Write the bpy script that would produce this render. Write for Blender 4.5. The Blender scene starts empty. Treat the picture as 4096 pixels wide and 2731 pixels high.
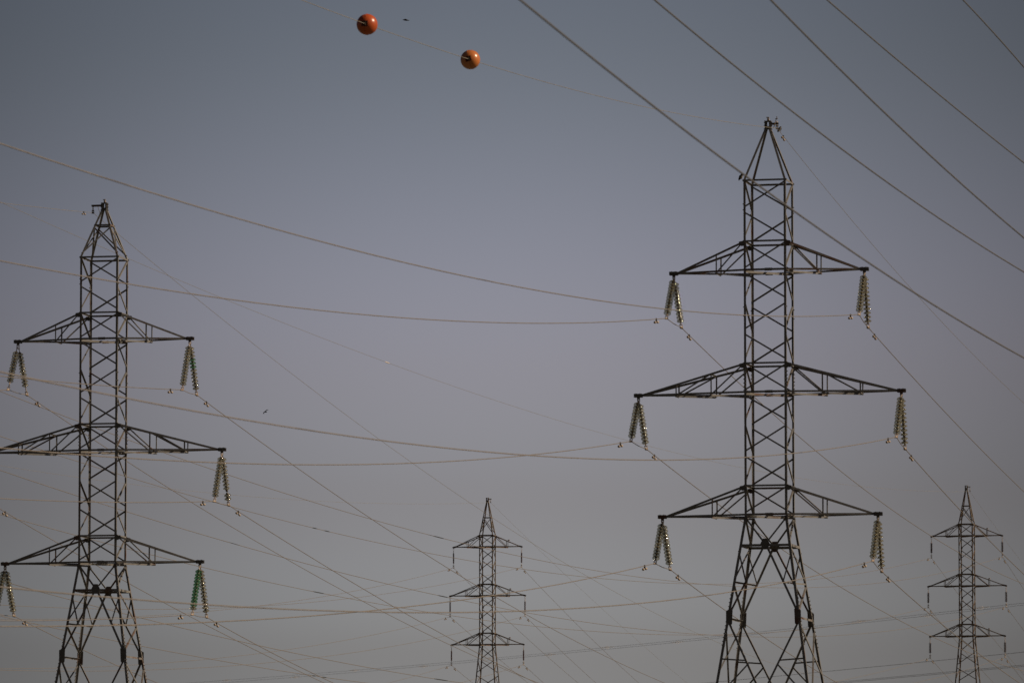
import bpy, bmesh, math, random
from mathutils import Vector, Matrix

random.seed(7)
S = bpy.context.scene
C = bpy.context.collection
R = math.radians

# ---------------------------------------------------------------- camera
cam = bpy.data.objects.new('camera', bpy.data.cameras.new('camera'))
C.objects.link(cam)
cam.location = (0, 0, 1.6)
cam.rotation_euler = (R(90 + 5.4), 0, 0)
cam.data.sensor_width = 36
cam.data.lens = 200                      # telephoto
cam.data.clip_start = 0.5
cam.data.clip_end = 20000
cam.data.dof.use_dof = True              # focused a little beyond the large pylons
cam.data.dof.focus_distance = 280
cam.data.dof.aperture_fstop = 3.5
S.camera = cam

# ---------------------------------------------------------------- sky and sun
SUN_EL, SUN_AZ = 35, 94                  # afternoon sun, from the right
W = bpy.data.worlds.new('World')
S.world = W
W.use_nodes = True
wn, wl = W.node_tree.nodes, W.node_tree.links
sky = wn.new('ShaderNodeTexSky')
sky.sky_type = 'NISHITA'
sky.sun_disc = False
sky.sun_elevation = R(SUN_EL)
sky.sun_rotation = R(SUN_AZ)
sky.dust_density = 3.0
tc = wn.new('ShaderNodeTexCoord')        # Generated = world direction
sep = wn.new('ShaderNodeSeparateXYZ')
wl.new(tc.outputs['Generated'], sep.inputs[0])
ramp = wn.new('ShaderNodeValToRGB')      # haze tint by elevation
ramp.color_ramp.interpolation = 'EASE'
mr = wn.new('ShaderNodeMapRange')
mr.inputs['From Min'].default_value = 0.0
mr.inputs['From Max'].default_value = 0.25
wl.new(sep.outputs['Z'], mr.inputs['Value'])
wl.new(mr.outputs[0], ramp.inputs[0])
STOPS = [(0.08, (1.85, 1.9, 2.4)), (0.17, (1.24, 1.20, 1.46)), (0.28, (0.95, 0.83, 0.96)), (0.37, (0.97, 0.80, 0.91)), (0.60, (0.73, 0.63, 0.64)), (1.0, (0.6, 0.56, 0.59))]
e = ramp.color_ramp.elements
while len(e) < len(STOPS):
    e.new(0.5)
for el, (p, c) in zip(e, STOPS):
    el.position = p
    el.color = (*c, 1)
dot = wn.new('ShaderNodeVectorMath')     # bright lobe put into the sky colour, imitating dark vignetted corners
dot.operation = 'DOT_PRODUCT'
dot.inputs[1].default_value = (-0.003, math.cos(R(4.9)), math.sin(R(4.9)))
wl.new(tc.outputs['Generated'], dot.inputs[0])
def wmath(op, a, b=None):
    m = wn.new('ShaderNodeMath')
    m.operation = op
    for i, v in enumerate((a, b)):
        if v is None:
            continue
        if isinstance(v, (int, float)):
            m.inputs[i].default_value = v
        else:
            wl.new(v, m.inputs[i])
    return m.outputs[0]
ang = wmath('SUBTRACT', dot.outputs['Value'], 1.0)            # -(angle^2)/2
lobe = wmath('EXPONENT', wmath('MULTIPLY', ang, 2.0 / math.radians(6.1) ** 2))
fac = wmath('ADD', wmath('MULTIPLY', lobe, 1 - 0.2), 0.2)
m1 = wn.new('ShaderNodeMixRGB'); m1.blend_type = 'MULTIPLY'; m1.inputs[0].default_value = 1
m2 = wn.new('ShaderNodeMixRGB'); m2.blend_type = 'MULTIPLY'; m2.inputs[0].default_value = 1
wl.new(sky.outputs[0], m1.inputs[1]); wl.new(ramp.outputs[0], m1.inputs[2])
wl.new(m1.outputs[0], m2.inputs[1]); wl.new(fac, m2.inputs[2])
bg = wn['Background']
wl.new(m2.outputs[0], bg.inputs[0])
bg.inputs[1].default_value = 0.109

sd = Vector((math.sin(R(SUN_AZ)) * math.cos(R(SUN_EL)), math.cos(R(SUN_AZ)) * math.cos(R(SUN_EL)), math.sin(R(SUN_EL))))
sun = bpy.data.objects.new('sun', bpy.data.lights.new('sun', 'SUN'))
C.objects.link(sun)
sun.rotation_euler = sd.to_track_quat('Z', 'Y').to_euler()
sun.data.energy = 4.0
sun.data.angle = R(0.5)
sun.data.color = (1.0, 0.80, 0.58)
S.view_settings.view_transform = 'Standard'
S.view_settings.look = 'None'
S.view_settings.exposure = 0
S.view_settings.gamma = 1

# ---------------------------------------------------------------- materials
def mat(name, col, rough=0.6, metal=0.0, rust=None, rust_amt=0.5, scale=6.0, var=0.25, trans=0.0, ior=1.5, dark=None):
    m = bpy.data.materials.new(name)
    m.use_nodes = True
    n, l = m.node_tree.nodes, m.node_tree.links
    b = n['Principled BSDF']
    b.inputs['Base Color'].default_value = (*col, 1)
    b.inputs['Roughness'].default_value = rough
    b.inputs['Metallic'].default_value = metal
    b.inputs['IOR'].default_value = ior
    b.inputs['Transmission Weight'].default_value = trans
    if var or rust:
        g = n.new('ShaderNodeNewGeometry')
        oi = n.new('ShaderNodeObjectInfo')
        n1 = n.new('ShaderNodeTexNoise')
        n1.inputs['Scale'].default_value = scale
        n1.inputs['Detail'].default_value = 6
        n1.inputs['Roughness'].default_value = 0.65
        add = n.new('ShaderNodeVectorMath')
        add.operation = 'ADD'
        mul = n.new('ShaderNodeVectorMath')
        mul.operation = 'SCALE'
        mul.inputs[0].default_value = (13.1, 7.7, 5.3)
        l.new(oi.outputs['Random'], mul.inputs['Scale'])
        l.new(g.outputs['Position'], add.inputs[0])
        l.new(mul.outputs[0], add.inputs[1])
        l.new(add.outputs[0], n1.inputs['Vector'])
        cr = n.new('ShaderNodeValToRGB')
        cr.color_ramp.elements[0].position = 0.3
        cr.color_ramp.elements[0].color = tuple(c * (1 - var) for c in col) + (1,)
        cr.color_ramp.elements[1].position = 0.72
        cr.color_ramp.elements[1].color = tuple(min(1, c * (1 + var)) for c in col) + (1,)
        l.new(n1.outputs['Fac'], cr.inputs[0])
        last = cr.outputs[0]
        if rust:
            n2 = n.new('ShaderNodeTexNoise')
            n2.inputs['Scale'].default_value = scale * 0.28
            n2.inputs['Detail'].default_value = 8
            n2.inputs['Roughness'].default_value = 0.7
            l.new(add.outputs[0], n2.inputs['Vector'])
            # every member rusts to its own degree
            rr = n.new('ShaderNodeMath'); rr.operation = 'MULTIPLY_ADD'
            l.new(oi.outputs['Random'], rr.inputs[0])
            rr.inputs[1].default_value = 0.22
            l.new(n2.outputs['Fac'], rr.inputs[2])
            c2 = n.new('ShaderNodeValToRGB')
            c2.color_ramp.elements[0].position = 0.78 - rust_amt * 0.3
            c2.color_ramp.elements[0].color = (0, 0, 0, 1)
            c2.color_ramp.elements[1].position = 0.92 - rust_amt * 0.25
            c2.color_ramp.elements[1].color = (0.85, 0.85, 0.85, 1)
            l.new(rr.outputs[0], c2.inputs[0])
            mx = n.new('ShaderNodeMixRGB')
            l.new(c2.outputs[0], mx.inputs[0])
            l.new(last, mx.inputs[1])
            mx.inputs[2].default_value = (*rust, 1)
            last = mx.outputs[0]
        l.new(last, b.inputs['Base Color'])
    return m

M = {
    'steel': mat('weathered_galvanised_steel', (0.19, 0.185, 0.18), 0.62, 0.15, (0.13, 0.055, 0.028), 0.42),
    'steel_dark': mat('bolted_steel_plate', (0.11, 0.105, 0.10), 0.6, 0.15, (0.09, 0.035, 0.02), 0.5),
    'steel_far': mat('rusty_galvanised_steel', (0.20, 0.165, 0.13), 0.65, 0.1, (0.15, 0.07, 0.035), 0.62),
    'zinc': mat('zinc_fitting', (0.42, 0.34, 0.27), 0.55, 0.1, (0.2, 0.1, 0.05), 0.35, 20),
    'cap': mat('iron_cap', (0.10, 0.085, 0.07), 0.5, 0.3, None, 0, 20),
    'glass': mat('clear_glass', (0.80, 0.83, 0.76), 0.06, 0, None, 0, 1, 0, 1.0, 1.5),
    'glass_green': mat('green_glass', (0.42, 0.68, 0.50), 0.06, 0, None, 0, 1, 0, 1.0, 1.5),
    'brown': mat('brown_glazed_porcelain', (0.055, 0.028, 0.02), 0.25, 0, None, 0, 9, 0.3),
    'maroon': mat('maroon_glazed_porcelain', (0.075, 0.03, 0.026), 0.3, 0, None, 0, 9, 0.3),
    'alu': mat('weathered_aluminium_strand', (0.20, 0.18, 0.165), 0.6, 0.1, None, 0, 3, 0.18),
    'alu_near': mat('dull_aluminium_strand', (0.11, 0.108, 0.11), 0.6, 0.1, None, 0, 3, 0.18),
    'earth': mat('steel_earth_strand', (0.24, 0.22, 0.18), 0.6, 0.1, None, 0, 3, 0.18),
    'sleeve': mat('dark_sleeve', (0.045, 0.05, 0.055), 0.5, 0.0, None, 0, 8, 0.2),
    'orange_pale': mat('sun_bleached_orange_plastic', (0.52, 0.17, 0.05), 0.28, 0, (0.56, 0.27, 0.16), 0.35, 3.0, 0.15),
    'orange': mat('faded_orange_plastic', (0.46, 0.085, 0.022), 0.32, 0, (0.50, 0.17, 0.08), 0.3, 3.0, 0.15),
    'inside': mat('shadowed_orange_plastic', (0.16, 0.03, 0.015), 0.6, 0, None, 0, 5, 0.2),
    'spiral': mat('pale_spiral_plastic', (0.62, 0.55, 0.48), 0.5, 0, None, 0, 5, 0.1),
    'feather': mat('dark_feathers', (0.02, 0.02, 0.023), 0.6, 0, None, 0, 20, 0.3),
    'belly': mat('pale_feathers', (0.45, 0.42, 0.38), 0.7, 0, None, 0, 20, 0.2),
    'soil': mat('dry_soil', (0.085, 0.08, 0.05), 0.95, 0, None, 0, 0.4, 0.35),
    'concrete': mat('footing_concrete', (0.32, 0.30, 0.27), 0.9, 0, None, 0, 4, 0.2),
}

def dusty_glass(m, tint, dust):
    """toughened glass shed: mostly see-through, glassy at the rims, a film of dust"""
    n, l = m.node_tree.nodes, m.node_tree.links
    out = n['Material Output']
    tr = n.new('ShaderNodeBsdfTransparent'); tr.inputs[0].default_value = (*tint, 1)
    df = n.new('ShaderNodeBsdfDiffuse'); df.inputs[0].default_value = (*dust, 1)
    tl = n.new('ShaderNodeBsdfTranslucent'); tl.inputs[0].default_value = (*dust, 1)
    lw = n.new('ShaderNodeLayerWeight'); lw.inputs[0].default_value = 0.42
    a = n.new('ShaderNodeMixShader'); a.inputs[0].default_value = 0.45
    l.new(df.outputs[0], a.inputs[1]); l.new(tl.outputs[0], a.inputs[2])
    d = n.new('ShaderNodeMixShader'); d.inputs[0].default_value = 0.16
    l.new(tr.outputs[0], d.inputs[1]); l.new(a.outputs[0], d.inputs[2])
    e = n.new('ShaderNodeMixShader')
    l.new(lw.outputs['Facing'], e.inputs[0])
    l.new(d.outputs[0], e.inputs[1]); l.new(n['Principled BSDF'].outputs[0], e.inputs[2])
    l.new(e.outputs[0], out.inputs['Surface'])
dusty_glass(M['glass'], (0.90, 0.91, 0.86), (0.62, 0.56, 0.44))
dusty_glass(M['glass_green'], (0.55, 0.80, 0.62), (0.42, 0.58, 0.42))

# ---------------------------------------------------------------- helpers
class MB:
    """collects shapes into one mesh"""
    def __init__(s):
        s.v, s.f = [], []
    def add(s, v, f):
        o = len(s.v)
        s.v += [tuple(p) for p in v]
        s.f += [tuple(i + o for i in q) for q in f]
        return s
    def angle(s, p, q, u, v, a=0.07, t=0.008):
        """an angle-iron bar from p to q: heel on the line, flanges along u and v"""
        p, q = Vector(p), Vector(q)
        d = (q - p).normalized()
        u = Vector(u); u = (u - d * u.dot(d)).normalized()
        v = Vector(v); v = v - d * v.dot(d); v = (v - u * v.dot(u)).normalized()
        prof = ((0, 0), (a, 0), (a, t), (t, t), (t, a), (0, a))
        vs = [e + u * x + v * y for e in (p, q) for x, y in prof]
        fs = [(i, (i + 1) % 6, (i + 1) % 6 + 6, i + 6) for i in range(6)]
        fs += [(0, 3, 2, 1), (0, 5, 4, 3), (6, 7, 8, 9), (6, 9, 10, 11)]
        return s.add(vs, fs)
    def box(s, c, x, y, z):
        """box centred on c with half-extent vectors x, y, z"""
        c, x, y, z = Vector(c), Vector(x), Vector(y), Vector(z)
        vs = [c + x * i + y * j + z * k for i in (-1, 1) for j in (-1, 1) for k in (-1, 1)]
        return s.add(vs, [(0, 1, 3, 2), (4, 6, 7, 5), (0, 4, 5, 1), (2, 3, 7, 6), (0, 2, 6, 4), (1, 5, 7, 3)])
    def plate(s, pts, nrm, t=0.012):
        """flat plate: outline pts, thickness t along nrm"""
        n = Vector(nrm).normalized() * t
        k = len(pts)
        vs = [Vector(p) for p in pts] + [Vector(p) + n for p in pts]
        return s.add(vs, [tuple(range(k - 1, -1, -1)), tuple(range(k, 2 * k))] +
                     [(i, (i + 1) % k, (i + 1) % k + k, i + k) for i in range(k)])
    def tube(s, pts, r, n=8, caps=True):
        pts = [Vector(p) for p in pts]
        rs = r if isinstance(r, (list, tuple)) else [r] * len(pts)
        vs, fs = [], []
        up = Vector((0, 0, 1))
        for i, p in enumerate(pts):
            d = (pts[min(i + 1, len(pts) - 1)] - pts[max(i - 1, 0)]).normalized()
            if abs(d.dot(up)) > 0.97:
                up = Vector((1, 0, 0)) if abs(d.x) < 0.9 else Vector((0, 1, 0))
            x = d.cross(up).normalized()
            y = d.cross(x).normalized()
            vs += [p + (x * math.cos(2 * math.pi * k / n) + y * math.sin(2 * math.pi * k / n)) * rs[i] for k in range(n)]
        for i in range(len(pts) - 1):
            fs += [(i * n + k, i * n + (k + 1) % n, (i + 1) * n + (k + 1) % n, (i + 1) * n + k) for k in range(n)]
        if caps:
            fs += [tuple(range(n - 1, -1, -1)), tuple(range((len(pts) - 1) * n, len(pts) * n))]
        return s.add(vs, fs)
    def lathe(s, prof, n=24, closed=False):
        """profile (r, z) turned about the local z axis"""
        k = len(prof)
        vs = [(r * math.cos(2 * math.pi * j / n), r * math.sin(2 * math.pi * j / n), z) for r, z in prof for j in range(n)]
        fs = []
        for i in range(k if closed else k - 1):
            i2 = (i + 1) % k
            fs += [(i * n + j, i * n + (j + 1) % n, i2 * n + (j + 1) % n, i2 * n + j) for j in range(n)]
        if not closed:
            fs += [tuple(range(n - 1, -1, -1)), tuple(range((k - 1) * n, k * n))]
        return s.add(vs, fs)
    def mesh(s, name, material, smooth=False):
        me = bpy.data.meshes.new(name)
        me.from_pydata(s.v, [], s.f)
        b = bmesh.new(); b.from_mesh(me)
        bmesh.ops.recalc_face_normals(b, faces=b.faces)
        b.to_mesh(me); b.free()
        me.materials.append(material)
        if smooth:
            me.polygons.foreach_set('use_smooth', [True] * len(me.polygons))
        return me
    def build(s, name, material, parent=None, smooth=False):
        return put(name, s.mesh(name, material, smooth), parent)

def put(name, me, parent=None):
    o = bpy.data.objects.new(name, me)
    C.objects.link(o)
    o.parent = parent
    return o

def thing(name, label, cat, group=None, loc=(0, 0, 0), rot=None):
    o = bpy.data.objects.new(name, None)
    C.objects.link(o)
    o.empty_display_size = 0.2
    o.location = loc
    if rot is not None:
        o.rotation_euler = rot
    return tag(o, label, cat, group)

def tag(o, label, cat, group=None):
    o['label'], o['category'] = label, cat
    if group:
        o['group'] = group
    return o

# ---------------------------------------------------------------- ground
gb = MB()
N = 24
gb.add([(-9000 + 18000 * i / N, -9000 + 18000 * j / N, 0) for j in range(N + 1) for i in range(N + 1)],
       [(j * (N + 1) + i, j * (N + 1) + i + 1, (j + 1) * (N + 1) + i + 1, (j + 1) * (N + 1) + i) for j in range(N) for i in range(N)])
ground = gb.build('ground', M['soil'])
ground['kind'] = 'structure'

# ---------------------------------------------------------------- pylons
# local axes of a pylon: x along the crossarms (to the right), y along the line (away), z up
ARM = {'big_right': (3.30, 4.544, 3.718), 'big_left': (3.32, 4.57, 3.75), 'far': (2.95, 3.245, 3.12)}
def lerp(p, q, t):
    return Vector(p) * (1 - t) + Vector(q) * t

def pylon(label, loc, yaw, zcage, arms, kind, flip=1):
    """zcage: height of the top frame; the body hangs below it in panels 1.041 m high"""
    big = kind != 'far'
    H = 0.7325 if big else 0.595                       # half width of the body
    ph = 1.041 if big else 1.0317
    ncage = 2 if big else 0
    st = M['steel'] if big else M['steel_far']
    sp = M['steel_dark'] if big else M['steel_far']
    root = thing('lattice_pylon', label, 'pylon', 'lattice pylons', (loc[0], loc[1], 0), (0, 0, R(-yaw)))
    A = 0.078 if big else 0.085
    B = 0.055 if big else 0.06
    npan = ncage + 9
    zt = zcage
    zw = zt - npan * ph                                # waist: bottom of the lowest crossarm
    tap = 0.150 if big else 0.085
    hw = lambda z: H if z >= zw else H + tap * (zw - z)
    cor = lambda sx, sy, z: Vector((sx * hw(z), sy * hw(z), z))
    CS = ((-1, -1), (1, -1), (-1, 1), (1, 1))
    # legs: two straight angle bars each, with bolt heads at the splices, on a concrete stub
    for sx, sy in CS:
        m = MB()
        m.angle(cor(sx, sy, 0.0), cor(sx, sy, zw), (-sx, 0, 0), (0, -sy, 0), A * 1.15, 0.010)
        m.angle(cor(sx, sy, zw), cor(sx, sy, zt), (-sx, 0, 0), (0, -sy, 0), A, 0.009)
        spl = [(zt - (ncage + 4) * ph - 0.95, 0.75, 7), (zt - ph * 1.0, 0.2, 2), (zt - (ncage + 2) * ph - .5, .3, 2)] if big else [(zt - 0.75, 0.6, 6), (zt - 6.9 * ph, 0.6, 6)]
        if big:
            spl.append((zw - 4.4, 1.7, 14))
        for z0, dz, nb in spl:
            for i in range(nb):
                z = z0 + dz * i / max(nb - 1, 1)
                c = cor(sx, sy, z)
                m.box(c + Vector((sx * 0.014, -sy * A * 0.5, 0)), (0.018, 0, 0), (0, 0.015, 0), (0, 0, 0.015))
                m.box(c + Vector((-sx * A * 0.5, sy * 0.014, 0)), (0.015, 0, 0), (0, 0.018, 0), (0, 0, 0.015))
        leg = m.build('leg', st, root)
        f = MB().box(cor(sx, sy, 0.15), (0.35, 0, 0), (0, 0.35, 0), (0, 0, 0.25)).build('footing', M['concrete'], root)
    FACES = (  # normal, corner a, corner b (a -> b seen in order)
        ((0, -1), (1, -1), (-1, -1)), ((-1, 0), (-1, -1), (-1, 1)), ((0, 1), (-1, 1), (1, 1)), ((1, 0), (1, 1), (1, -1)))
    def bar(p, q, nrm, name='diagonal_brace', size=None, up=1, inset=0.011, edge=0.5):
        """face bar just inside the leg flange: one flange in the face, one standing inward"""
        nrm = Vector(nrm)
        s = size or B
        p, q = Vector(p) - nrm * inset, Vector(q) - nrm * inset
        d = (q - p).normalized()
        u = nrm.cross(d).normalized()
        if u.z < 0:
            u = -u
        u = u * -up
        off = -u * s * edge
        return MB().angle(p + off, q + off, u, -nrm, s, 0.007).build(name, st, root)
    # zigzag lacing of the four faces
    for i in range(npan):
        za, zb = zt - i * ph, zt - (i + 1) * ph
        for nrm, ca, cb in FACES:
            a, b = (ca, cb) if i % 2 == 0 else (cb, ca)
            n3 = Vector((nrm[0], nrm[1], 0))
            pa, pb = cor(*a, za - 0.085), cor(*b, zb + 0.105)
            dx = (pb - pa); dx.z = 0; dx.normalize()
            bar(pa + dx * 0.03, pb - dx * 0.03, n3)
            if not big:                                 # small gusset at each node
                g = cor(*b, zb + 0.09) - n3 * 0.02
                MB().plate([g + Vector((0, 0, -.14)), g - dx * 0.15 + Vector((0, 0, -.05)), g - dx * 0.15 + Vector((0, 0, .1)), g + Vector((0, 0, .16))], -n3, 0.01).build('gusset_plate', st, root)
    # horizontal frames
    def ring(z, name='horizontal_beam', size=None, up=1):
        for nrm, ca, cb in FACES:
            n3 = Vector((nrm[0], nrm[1], 0))
            pa, pb = cor(*ca, z), cor(*cb, z)
            dx = (pb - pa).normalized()
            ex = 0.03 if nrm[0] == 0 else -0.005
            s = size or B * 1.15
            m = MB()
            o = n3 * 0.006
            m.angle(pa - dx * ex + o, pb + dx * ex + o, (0, 0, -1), -n3, s, 0.008)
            m.build(name, st, root)
    if big:
        ring(zt)
    # crossarms
    zarm = [zt - (ncage + 4 * k) * ph for k in range(3)]
    for k, za in enumerate(zarm):
        zb = za - ph
        ring(za)
        for sy in (-1, 1):                              # bottom chord passes through the body
            n3 = Vector((0, sy, 0))
            MB().angle(cor(-1, sy, zb) + n3 * 0.004, cor(1, sy, zb) + n3 * 0.004, (0, 0, 1), -n3, B * 1.25, 0.008).box(
                Vector((-0.12 * sy, sy * H + n3.y * 0.014, zb + 0.03)), (0.13, 0, 0), (0, 0.008, 0), (0, 0, 0.05)).build('horizontal_beam', st, root)
        for sx in (-1, 1):
            bar(cor(sx, -1, zb), cor(sx, 1, zb), (sx, 0, 0), 'horizontal_beam', B * 1.1, edge=1.0)
        # plan diagonal with its hanging flange
        MB().angle(cor(-1, -flip, zb + 0.01) + Vector((0.06, 0.06 * flip, 0)), cor(1, flip, zb + 0.01) - Vector((0.06, 0.06 * flip, 0)), (0, 0, -1), (-1, flip, 0), 0.075, 0.007).build('plan_brace', st, root)
        La = ARM[arms][k]
        for sx in (-1, 1):
            arm = MB()
            tipx = La - (0.13 if big else 0.06)
            ends = {}
            for sy in (-1, 1):
                rt = Vector((sx * H, sy * H, za - 0.02)); tt = Vector((sx * tipx, sy * 0.045, zb + 0.075 if big else zb + 0.05))
                rb = Vector((sx * H, sy * H, zb)); tb = Vector((sx * tipx, sy * 0.045, zb + 0.005))
                n3 = Vector((0, sy, 0))
                arm.angle(rt + n3 * 0.012, tt + n3 * 0.012, (0, 0, -1), -n3, 0.072 if big else 0.07, 0.009)
                arm.angle(rb + n3 * 0.012, tb + n3 * 0.012, (0, 0, 1), -n3, 0.062 if big else 0.065, 0.008)
                ends[sy] = (rt, tt, rb, tb)
            armo = arm.build('crossarm', st, root)
            fr = (0.317, 0.648) if (k == 1 and big) else ((0.40,) if big else (0.48,))
            span = La - H
            cut = lambda sy, top, f: lerp(ends[sy][0 if top else 2], ends[sy][1 if top else 3], f * span / (tipx - H))
            for sy in (-1, 1):
                n3 = Vector((0, sy, 0))
                prev = ends[sy][0] - Vector((-sx * 0.05, 0, 0.03))
                for f in fr:
                    pt, pb = cut(sy, 1, f), cut(sy, 0, f)
                    MB().angle(pb - n3 * 0.004 - Vector((0, 0, .03)), pt - n3 * 0.004 - Vector((0, 0, 0.01)), (-sx, 0, 0), -n3, 0.045, 0.006).build('post', st, armo)
                    MB().angle(prev - n3 * 0.002, pb - n3 * 0.002 + Vector((-sx * 0.03, 0, 0.02)), (0, 0, -1), -n3, 0.05, 0.006).build('arm_brace', st, armo)
                    prev = pt + Vector((sx * 0.02, 0, -0.02))
            nodes = [0.0] + list(fr)
            for f in fr:                                # struts across the two planes of the arm
                for top in ((0, 1) if k == 1 and big else (0,)):
                    MB().angle(cut(-1, top, f) - Vector((0, 0.02, 0.012)), cut(1, top, f) + Vector((0, 0.02, -0.012)), (-sx, 0, 0), (0, 0, -1), 0.045, 0.006).build('cross_strut', st, armo)
            for f0, f1 in zip(nodes, nodes[1:]):
                a, b = (cut(-flip, 0, f0), cut(flip, 0, f1)) if sx > 0 else (cut(flip, 0, f0), cut(-flip, 0, f1))
                if sx < 0:
                    a, b = b, a
                MB().angle(a + Vector((0, 0, -0.01)), b + Vector((0, 0, -0.01)), (0, 0, -1), (-1, flip, 0), 0.062, 0.006).build('plan_brace', st, armo)
            if big:
                t = MB()
                cx = sx * (La + 0.005)
                for sy in (-1, 1):
                    t.box((cx, sy * 0.075, zb + 0.035), (0.145, 0, 0), (0, 0.008, 0), (0, 0, 0.062))
                    for bx in (-0.09, -0.03, 0.03, 0.09):
                        t.box((cx + bx, sy * 0.09, zb + 0.07), (0.012, 0, 0), (0, 0.010, 0), (0, 0, 0.012))
                        t.box((cx + bx, sy * 0.09, zb - 0.0), (0.012, 0, 0), (0, 0.010, 0), (0, 0, 0.012))
                t.box((cx, 0, zb + 0.088), (0.125, 0, 0), (0, 0.067, 0), (0, 0, 0.006))
                t.box((cx, 0, zb - 0.018), (0.125, 0, 0), (0, 0.067, 0), (0, 0, 0.006))
                for bx in (-0.08, 0.05):
                    t.box((cx + bx, 0, zb + 0.105), (0.012, 0, 0), (0, 0.03, 0), (0, 0, 0.011))
                t.box((sx * La, 0, zb - 0.06), (0.05, 0, 0), (0, 0.02, 0), (0, 0, 0.036))
                t.build('tip_plate', M['steel_dark'], armo)
            else:
                t = MB()
                for sy in (-1, 1):
                    t.plate([(sx * (La - 0.36), sy * 0.05, zb + 0.03), (sx * (La - 0.36), sy * 0.05, zb + 0.16), (sx * (La + 0.05), sy * 0.05, zb + 0.075),
                             (sx * (La + 0.10), sy * 0.05, zb + 0.0), (sx * (La + 0.03), sy * 0.05, zb - 0.07), (sx * (La - 0.06), sy * 0.05, zb - 0.04)], (0, sy, 0), 0.012)
                t.box((sx * La, 0, zb - 0.03), (0.03, 0, 0), (0, 0.055, 0), (0, 0, 0.03))
                t.build('tip_plate', sp, armo)
                for sy in (-1, 1):                      # packing block on the top chord
                    p = cut(sy, 1, fr[0])
                    if sx > 0 and sy == flip:
                        MB().box(p + Vector((0.05, 0.01, 0.06)), (0.07, 0, 0), (0, 0.05, 0), (0, 0, 0.045)).build('bracket', M['zinc'], armo)
            # gussets where the arm meets the body
            for sy in (-1, 1):
                n3 = Vector((0, sy, 0)); c = Vector((sx * H, sy * H, za)) + n3 * (0.018 if sy < 0 else -0.03)
                w = 0.16 if big else 0.12
                MB().plate([c + Vector((-sx * 0.05, 0, -0.01)), c + Vector((sx * w, 0, -0.05)), c + Vector((sx * w, 0, -0.14)), c + Vector((sx * 0.08, 0, -0.2)), c + Vector((-sx * 0.05, 0, -0.2))],
                           n3, 0.01).build('gusset_plate', sp, root)
    # peak
    ztop = zt + (1.86 if big else 2.93)
    c0 = 0.085
    for sx, sy in CS:
        MB().angle(cor(sx, sy, zt), Vector((sx * c0, sy * c0, ztop)), (-sx, 0, 0), (0, -sy, 0), A * 0.95, 0.008).build('peak_rafter', st, root)
    pk = lambda sx, sy, z: lerp(cor(sx, sy, zt), (sx * c0, sy * c0, ztop), (z - zt) / (ztop - zt))
    if kind != 'big_right':
        zr = zt + (1.24 if big else 1.50)
        for nrm, ca, cb in FACES:
            n3 = Vector((nrm[0], nrm[1], 0))
            pa, pb = pk(*ca, zr), pk(*cb, zr)
            dx = (pb - pa).normalized()
            MB().angle(pa - dx * 0.02 + n3 * .006, pb + dx * 0.02 + n3 * .006, (0, 0, -1), -n3, 0.06, 0.007).build('horizontal_beam', st, root)
            lo = 0.12 if big else 0.10
            for (a, b), off in (((ca, cb), 0.0), ((cb, ca), 0.012)):
                if nrm[1] == 1 and off:
                    continue
                bar(pk(*a, zr - 0.1), pk(*b, zt + lo), n3, 'diagonal_brace', 0.052, inset=0.012 + off)
    m = MB()
    hc = 0.145 if big else 0.16
    for sx, sy in CS:
        m.box((sx * 0.075, sy * 0.075, ztop + 0.06), (0.03, 0, 0), (0, 0.03, 0), (0, 0, hc))
        for bz in (-0.06, 0.06, 0.16):
            m.box((sx * 0.115, sy * 0.075, ztop + bz), (0.018, 0, 0), (0, 0.014, 0), (0, 0, 0.014))
            m.box((sx * 0.075, sy * 0.115, ztop + bz), (0.014, 0, 0), (0, 0.018, 0), (0, 0, 0.014))
    m.box((0, 0, ztop + 0.06 + hc), (0.115, 0, 0), (0, 0.115, 0), (0, 0, 0.012))
    m.box((0, 0, ztop - 0.02), (0.07, 0, 0), (0, 0.07, 0), (0, 0, 0.05))
    m.build('peak_cap', M['steel_dark'] if big else st, root)
    sgn = -1 if kind == 'big_left' else 1
    za = ztop + 0.12
    ex = {'big_right': 0.31, 'big_left': 0.45, 'far': 0.29}[kind]
    m = MB()
    for dy in (-0.05, 0.05):
        m.angle((sgn * 0.1, dy, za + 0.03), (sgn * (ex + 0.05), dy, za + 0.03), (0, 0, -1), (0, -dy, 0), 0.065, 0.008)
    m.build('earth_wire_bracket', M['steel_dark'] if big else st, root)
    if big:                                             # clamp and spike on the cap
        m = MB()
        m.tube([(0, 0, za + 0.07), (0, 0, za + 0.22)], 0.022)
        m.box((0.005, 0, za + 0.15), (0.035, 0, 0), (0, 0.035, 0), (0, 0, 0.03))
        m.box((-0.01, 0, za + 0.22), (0.05, 0, 0), (0, 0.02, 0), (0, 0, 0.014))
        if kind == 'big_right':
            m.tube([(0.2, -0.06, za - 0.16), (0.30, -0.06, za + 0.16)], 0.013)
            m.box((0.305, -0.06, za + 0.16), (0.045, 0, 0), (0, 0.015, 0), (0, 0, 0.012))
            m.box((0.315, -0.06, za + 0.2), (0.012, 0, 0), (0, 0.012, 0), (0, 0, 0.04))
        m.build('spike', M['zinc'], root)
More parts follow.
